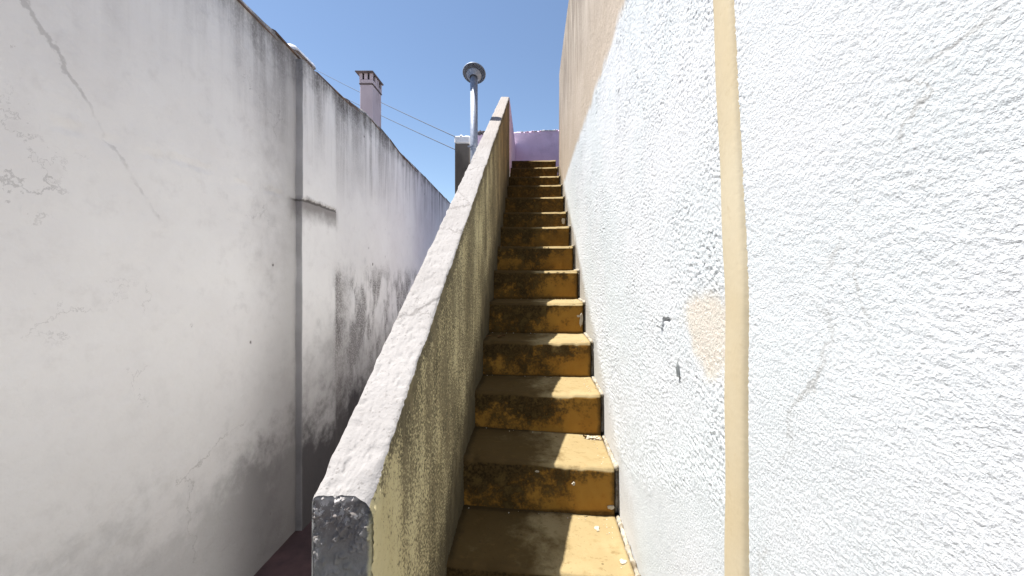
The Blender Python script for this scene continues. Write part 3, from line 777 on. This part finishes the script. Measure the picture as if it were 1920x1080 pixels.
# ------------------------------------------------------------------ grey pillar with whitewashed top
pil = thing('concrete_pillar', 'dark grey concrete pillar with whitewashed top behind the stair parapet', 'pillar', (-0.84, 4.72, 0))
m = MB(); m.box(-0.088, 0.088, -0.088, 0.088, 0, EZ + 1.615, 0.006); m.build('shaft', CONC, pil)
zc = EZ + 1.615
m = MB(); m.box(-0.094, 0.094, -0.094, 0.094, zc + .001, zc + 0.09, 0.012); m.build('cap', WHITE, pil)
for k in range(6):
    o = lump(350 + k, random.uniform(.02, .035), .035, random.uniform(.012, .024)).build('cap_lump', WHITE, pil)
    o.location = (-0.075 + k * 0.03, random.uniform(-.07, .0), zc + 0.093)
for k, (x, z) in enumerate(((-0.03, 0.40), (0.045, 0.72), (0.02, 0.15))):
    o = lump(370 + k, .014, .006, .018).build('spall', CONC, pil); o.location = (x, -0.088, EZ + z + 0.6)

# ------------------------------------------------------------------ flue pipe
FY = 3.43
fx = (888.5 - 997) / FPX * FY
flue = thing('flue_pipe', 'galvanised steel flue pipe with round rain hat rising behind the parapet', 'flue pipe', (fx, FY, 0))
topz = EZ + 1.80
m = MB()
m.lathe([(0.031, 0.4), (0.031, EZ + 1.145)], 36); m.lathe([(0.0335, EZ + 1.14), (0.0335, EZ + 1.19), (0.0325, EZ + 1.195), (0.0325, topz - 0.01), (0.030, topz - 0.01)], 36)
m.build('pipe', STEEL, flue, True)
m = MB(); m.lathe([(0.033, EZ + 1.16), (0.0375, EZ + 1.162), (0.0375, EZ + 1.176), (0.033, EZ + 1.178)], 36); m.box(0.03, 0.06, -0.006, 0.006, EZ + 1.162, EZ + 1.176); m.box(-0.055, -0.034, -0.004, 0.004, EZ + 1.163, EZ + 1.175)
m.build('clamp', STEEL, flue)
m = MB(); m.box(0.0315, 0.035, -0.009, -0.004, EZ + 0.5, topz - .02); m.build('seam', STEEL, flue)
from mathutils import Matrix
tilt = Matrix.Translation((0, 0, topz)) @ Matrix.Rotation(math.radians(-30), 4, 'X')
m = MB(); m.lathe([(0.036, -0.03), (0.064, 0.005), (0.067, 0.007), (0.064, 0.011), (0.030, -0.012)], 40, tilt)
m.build('lower_cone', STEEL, flue, True)
m = MB(); m.lathe([(0.100, 0.030), (0.104, 0.036), (0.101, 0.042), (0.06, 0.078), (0.0, 0.095)], 44, tilt); m.lathe([(0.0, 0.091), (0.058, 0.074), (0.096, 0.040), (0.100, 0.030)], 44, tilt)
m.build('rain_hat', STEEL, flue, True)
for k in range(3):
    a = 2 * math.pi * (k + .2) / 3; m = MB()
    m.tube([tilt @ Vector((0.05 * math.cos(a), 0.05 * math.sin(a), -0.006)), tilt @ Vector((0.06 * math.cos(a), 0.06 * math.sin(a), 0.078))], 0.003, 6); m.build('strut', STEEL, flue)
m = MB(); m.box(-0.02, 0.2, 0.037, 0.055, EZ + 0.50, EZ + 0.53); m.build('wall_bracket', STEEL, flue)

# ------------------------------------------------------------------ neighbour's house on the left
D = 2.0
nbh = thing('neighbour_house', 'tall mould streaked white house side with tiled verge, left of the stairs', 'house', (-D - 1.5, 3, 0))
NL = np.array(nbh.location)[None, :]
prof_y = [-4.0, 3.26, 3.95, 4.30, 4.65, 5.10, 5.45, 5.72, 6.34, 7.00, 9.35, 12.0]
prof_r = [.965, .957, .945, .972, .990, .988, .972, .952, .947, .943, .915, .880]
def top_l(y): return EZ + D * np.interp(y, prof_y, prof_r)
yl = np.concatenate([np.arange(-4.0, 0.3, 0.05), np.arange(0.3, 9.2, 0.018), np.arange(9.2, 12, 0.06)])
ul = np.linspace(0, 1, 190)
Yl, Ul = np.meshgrid(yl, ul, indexing='ij'); Zl = Ul * top_l(Yl)
hl = Zl - EZ
Xl = -D + 0.018 * (fbm(Yl * 1.7, Zl * 1.7, 5, 4) - 0.5) + 0.004 * (fbm(Yl * 16, Zl * 16, 7, 3) - 0.5)
crk = sstep(0.010, 0.003, np.abs(hl - 0.66 + 0.03 * (fbm(Yl * 6, Yl * 0, 9, 3) - .5)))
Xl = Xl - 0.012 * crk * sstep(3.3, 3.2, Yl)
np_mesh('side_wall', np.stack([Xl, Yl, Zl], -1).reshape(-1, 3) - NL, grid_quads(len(yl), len(ul), flip=False), LIME, nbh)
# pilaster: near side, face, far side
py = [3.256] * 1; a0, a1 = 3.256, 3.827
px_ = -D + 0.06
cols = [(-D - .01, a0)] + [(-D + t * .06, a0) for t in (0.3, 0.6, 0.88)] + [(px_ - .001, a0 + .002), (px_, a0 + .008)] + [(px_, y) for y in np.linspace(a0 + .02, a1 - .02, 40)] + [(px_, a1 - .008), (px_ - .003, a1 - .002), (-D + .03, a1), (-D - .01, a1)]
cx = np.array([c[0] for c in cols]); cy = np.array([c[1] for c in cols]); uz = np.linspace(0, 1, 300)
Zp = uz[None, :] * (EZ + (top_l(cy) - EZ) * 0.968)[:, None]; Xp = np.repeat(cx[:, None], 300, 1); Yp = np.repeat(cy[:, None], 300, 1); hp_ = Zp - EZ
cl = 0.66 + 0.02 * (fbm(Yp * 9, Yp * 0, 19, 3) - .5)
Xp = Xp + 0.006 * (fbm(Yp * 5, Zp * 5, 15, 4) - .5) - 0.012 * sstep(0.012, 0.004, np.abs(hp_ - cl)) * (cx > -D + .05)[:, None] - 0.006 * sstep(0.0, -0.02, hp_ - cl) * (cx > -D + .05)[:, None]
Yp = Yp + 0.008 * (fbm(Zp * 5, Zp * 0 + 4, 25, 4) - .5)
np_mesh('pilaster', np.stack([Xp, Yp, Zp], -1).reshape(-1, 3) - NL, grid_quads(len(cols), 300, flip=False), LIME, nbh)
core = MB(); core.box(-D - 3.0, -D - 0.03, -4.0, 12.0, 0, EZ + 1.70)
o = core.build('wall_core', LIME, None); o.parent = nbh; o.location = -nbh.location
# roof behind the verge: two flat fields falling away from the verge
rf = MB()
ry = [-4, 3.9, 4.6, 5.3, 6.3, 9.35, 12]
vs = []
for y in ry: vs += [(-D - 0.02, y, float(top_l(y)) - .03), (-D - 3.0, y, float(top_l(y)) - 0.5), (-D - 3.0, y, float(top_l(y)) - 0.6), (-D - 0.02, y, float(top_l(y)) - .16)]
fs = []
for i in range(len(ry) - 1):
    for k in range(4):
        j = (k + 1) % 4; fs.append((i * 4 + k, i * 4 + j, i * 4 + 4 + j, i * 4 + 4 + k))
fs += [(3, 2, 1, 0), (len(ry) * 4 - 4, len(ry) * 4 - 3, len(ry) * 4 - 2, len(ry) * 4 - 1)]
rf.add(vs, fs); ro = rf.build('roof', TILE, None); ro.parent = nbh; ro.location = -nbh.location
# verge tiles, each a half barrel laid over the next one
def tile_mesh():
    L = 0.66; m = MB(); n = 10; vs = []
    for yy, r, lift in ((0, 0.098, 0.030), (L * .5, 0.09, 0.014), (L, 0.082, 0.0)):
        for s in (1.0, 0.82):
            for k in range(n + 1):
                a = math.pi * k / n; vs.append((r * s * math.cos(a), yy, r * s * math.sin(a) * 0.55 + lift))
    fs = []; w = n + 1
    for j in range(2):
        for k in range(n):
            a = j * 2 * w; fs.append((a + k, a + 2 * w + k, a + 2 * w + k + 1, a + k + 1))
            a = j * 2 * w + w; fs.append((a + k, a + k + 1, a + 2 * w + k + 1, a + 2 * w + k))
    for k in range(n):
        fs.append((k, k + 1, w + k + 1, w + k)); b = 4 * w; fs.append((b + k, b + w + k, b + w + k + 1, b + k + 1))
    for j in range(2):
        for k in (0, n):
            a = j * 2 * w + k; fs.append((a, a + w, a + 3 * w, a + 2 * w))
    me = bpy.data.meshes.new('roof_tile'); me.from_pydata(m.v or vs, [], fs); me.update(); me.materials.append(TILE); return me
TM = tile_mesh()
y = 11.4; rg = random.Random(3)
while y > 2.2:
    o = bpy.data.objects.new('roof_tile', TM); COL.objects.link(o); o.parent = nbh
    y0, y1 = y, y + 0.66
    z0, z1 = float(top_l(y0)), float(top_l(y1))
    o.location = (-D - 0.085 + rg.uniform(-.006, .006) - nbh.location.x, y - 3, z0 - 0.052 + rg.uniform(-.006, .006))
    o.rotation_euler = (math.atan2(z1 - z0, 0.66) + rg.uniform(-.01, .01), 0, rg.uniform(-.02, .02))
    y -= 0.60
# whitewashed mortar on the verge, thick around the chimney foot
def ridge(name, y0, y1, w, hgt, seed, mat, zoff=0.0):
    yy = np.linspace(y0, y1, 60); k = 9; vs = []
    for j, y_ in enumerate(yy):
        f = min(1, 6 * min(j, 59 - j) / 59 + .15)
        nz = fbm(np.array([y_ * 9]), np.array([seed * 1.0]), seed, 3)[0]
        for i in range(k):
            a = math.pi * i / (k - 1)
            vs.append((-D - 0.09 + w * math.cos(a) * f, y_, float(top_l(y_)) + zoff - 0.03 + hgt * (0.6 + .8 * nz) * math.sin(a) * f))
    o = np_mesh(name, np.array(vs) - NL, grid_quads(60, k, flip=True), mat, nbh); return o
ridge('verge_mortar', 3.22, 3.60, 0.10, 0.075, 4, WHITE, 0.05)
ridge('verge_mortar', 4.35, 5.52, 0.10, 0.060, 6, LIME, 0.005)
# chimney
cx0, cx1, cy0, cy1 = -2.372, -2.2, 5.30, 5.617
ccx, ccy = (cx0 + cx1) / 2, (cy0 + cy1) / 2
chm = bpy.data.objects.new('chimney', None); COL.objects.link(chm); chm.parent = nbh
chm.location = (ccx - nbh.location.x, ccy - nbh.location.y, 0)
hx, hy = (cx1 - cx0) / 2, (cy1 - cy0) / 2
zb, zl, zs = EZ + 1.5, EZ + 2.675, EZ + 2.815
m = MB(); m.box(-hx, hx, -hy, hy, zb, zl - .012, 0.007); m.build('shaft', CHIM, chm)
m = MB(); m.box(-hx - .010, hx + .010, -hy - .010, hy + .010, zl - .011, zl + .004, 0.004); m.build('ledge', SOOT, chm)
m = MB(); m.box(-hx - .006, hx + .006, -hy - .006, hy + .006, zl + .005, zl + .055, 0.004); m.build('head_band', CHIM, chm)
m = MB(); m.box(-hx + .022, hx - .022, -hy + .022, hy - .022, zl + .05, zs - .002); m.build('slot_core', DARK, chm)  # solid near-black block filling the head behind the slots
ox, oy = hx + .006, hy + .006; th = 0.026
def pier(x0, x1, y0, y1):
    mm = MB(); mm.box(x0, x1, y0, y1, zl + .056, zs, 0.003); mm.build('pier', CHIM, chm)
sw = 0.027
fr = [-ox, -ox + .040, -ox + .040 + sw, -ox + .040 + sw + .046, -ox + .040 + 2 * sw + .046, ox]
for s in (-1, 1):
    ya, yb = (-oy, -oy + th) if s < 0 else (oy - th, oy)
    pier(fr[0], fr[1], ya, yb); pier(fr[2], fr[3], ya, yb); pier(fr[4], fr[5], ya, yb)
sd = np.linspace(-oy + th + .034, oy - th - .034, 4)
for s in (-1, 1):
    xa, xb = (-ox, -ox + th) if s < 0 else (ox - th, ox)
    for k in range(4):
        if k in (1, 2): pier(xa, xb, sd[k] - .024, sd[k] + .024)
m = MB(); m.box(-hx - .052, hx + .026, -hy - .045, hy + .03, zs + .001, zs + .019, 0.005); m.build('cap_slab', SOOT, chm)

# ------------------------------------------------------------------ overhead cables
def cable(name, pts, label):
    m = MB(); m.tube(pts, 0.0048, 6); o = m.build(name, CABLE); tag(o, label, 'cable', None); return o
def on_px(px, py, y): return Vector(((px - 997) / FPX * y, y, EZ + (520 - py) / FPX * y))
def run(a, b, c, d):
    pts = []
    A = [(852.5, a, 4.63), (784, b, 5.5), (716, c, 6.5), (597, d, 9.0)]
    P = [on_px(*q) for q in A]
    # straight in plan from the pillar to the far house, sagging a little
    s, e = P[0], P[-1]; e = s + (e - s) * 1.9
    for i in range(31):
        t = i / 30; p = s.lerp(e, t); p.z -= 0.10 * 4 * t * (1 - t) * 0.8; pts.append(p)
    return pts
cable('cable', run(256, 222, 190, 127), 'upper of two thin black cables passing behind the chimney to the pillar')
cable('cable', run(280, 248, 215.5, 152), 'lower of two thin black cables passing behind the chimney to the pillar')

# ------------------------------------------------------------------ small litter on the steps
def on_step(o, n, x, y, dz=0.0):
    o.location = (x, nose_y(n) + y - 0.03 * ((x - XL) / (XR - XL) - .5), nose_h(n) + y * 0.01 + tz(n, x) + dz)
def leaf(seed, L, w):
    rg = random.Random(seed); m = MB(); vs = []; k = 7
    for i in range(k):
        t = i / (k - 1); ww = w * math.sin(math.pi * min(max(t, .04), .97)) ** .8; zc = 0.006 * math.sin(t * 3 + seed) + 0.005
        for j, s in enumerate((-1, 0, 1)): vs.append((L * (t - .5), s * ww, zc + (0.006 if s else 0) * (1 + .4 * math.sin(5 * t + s))))
    n0 = len(vs); vs += [(a, b, c - 0.0012) for a, b, c in vs]
    fs = []
    for i in range(k - 1):
        for j in range(2):
            a = i * 3 + j; fs.append((a, a + 3, a + 4, a + 1)); b = a + n0; fs.append((b, b + 1, b + 4, b + 3))
    m.add(vs, fs); return m
o = leaf(2, 0.030, 0.008).build('dry_leaf', LEAF); tag(o, 'curled brown leaf among plaster crumbs on the sunlit step', 'leaf'); on_step(o, 0, 0.245, 0.262); o.rotation_euler = (0, 0, 0.5)
o = leaf(5, 0.046, 0.011).build('dry_leaf', LEAF); tag(o, 'long dark dry leaf in shade at the left end of a step', 'leaf'); on_step(o, 2, -0.175, 0.11); o.rotation_euler = (0, 0, 0.35)
m = MB(); m.tube([(-0.035, 0, .003), (-.01, .004, .006), (.02, -.003, .005), (.045, .004, .003)], 0.0016, 5); o = m.build('twig', LEAF)
tag(o, 'thin twig beside the brown leaf on the sunlit step', 'twig'); on_step(o, 0, 0.285, 0.245); o.rotation_euler = (0, 0, -.15)
m = MB(); m.tube([(-0.05, 0, .004), (-.01, .01, .009), (.03, .006, .006), (.05, .016, .003)], 0.0022, 5); o = m.build('twig', LEAF)
tag(o, 'crooked twig lying beside the long dark leaf in shade', 'twig'); on_step(o, 2, -0.225, 0.13); o.rotation_euler = (0, 0, .2)
rg = random.Random(12)
for k in range(16):
    r = rg.uniform(.004, .0085)
    o = lump(500 + k, r, r * rg.uniform(.7, 1.1), r * .7, 7, 5).build('plaster_crumb', CRUMB)
    tag(o, 'pale plaster crumb at the back corner of the sunlit step', 'crumb', 'plaster crumbs at the back of the step')
    on_step(o, 0, rg.uniform(0.245, 0.318), rg.uniform(0.245, 0.278), r * .6)

# fine grit gathered where the treads meet the walls
gm = MB(); rg = random.Random(41)
for n in range(-2, 8):
    for k in range(26):
        if rg.random() < 0.6: x, yq = rg.uniform(0.262, 0.308), rg.uniform(0.02, 0.285)
        else: x, yq = rg.uniform(-0.26, 0.30), rg.uniform(0.268, 0.288)
        q = rg.uniform(.0011, .0028); L = lump(900 + k + n * 40, q, q, q * .8, 5, 4)
        pz = nose_h(n) + yq * 0.01 + tz(n, x) + q * .3; py_ = nose_y(n) + yq - 0.03 * ((x - XL) / (XR - XL) - .5)
        gm.add([(a + x, b + py_, c + pz) for a, b, c in L.v], L.f)
go = gm.build('grit', CRUMB); tag(go, 'fine pale grit gathered along the edges of the ochre steps', 'grit'); go['kind'] = 'stuff'
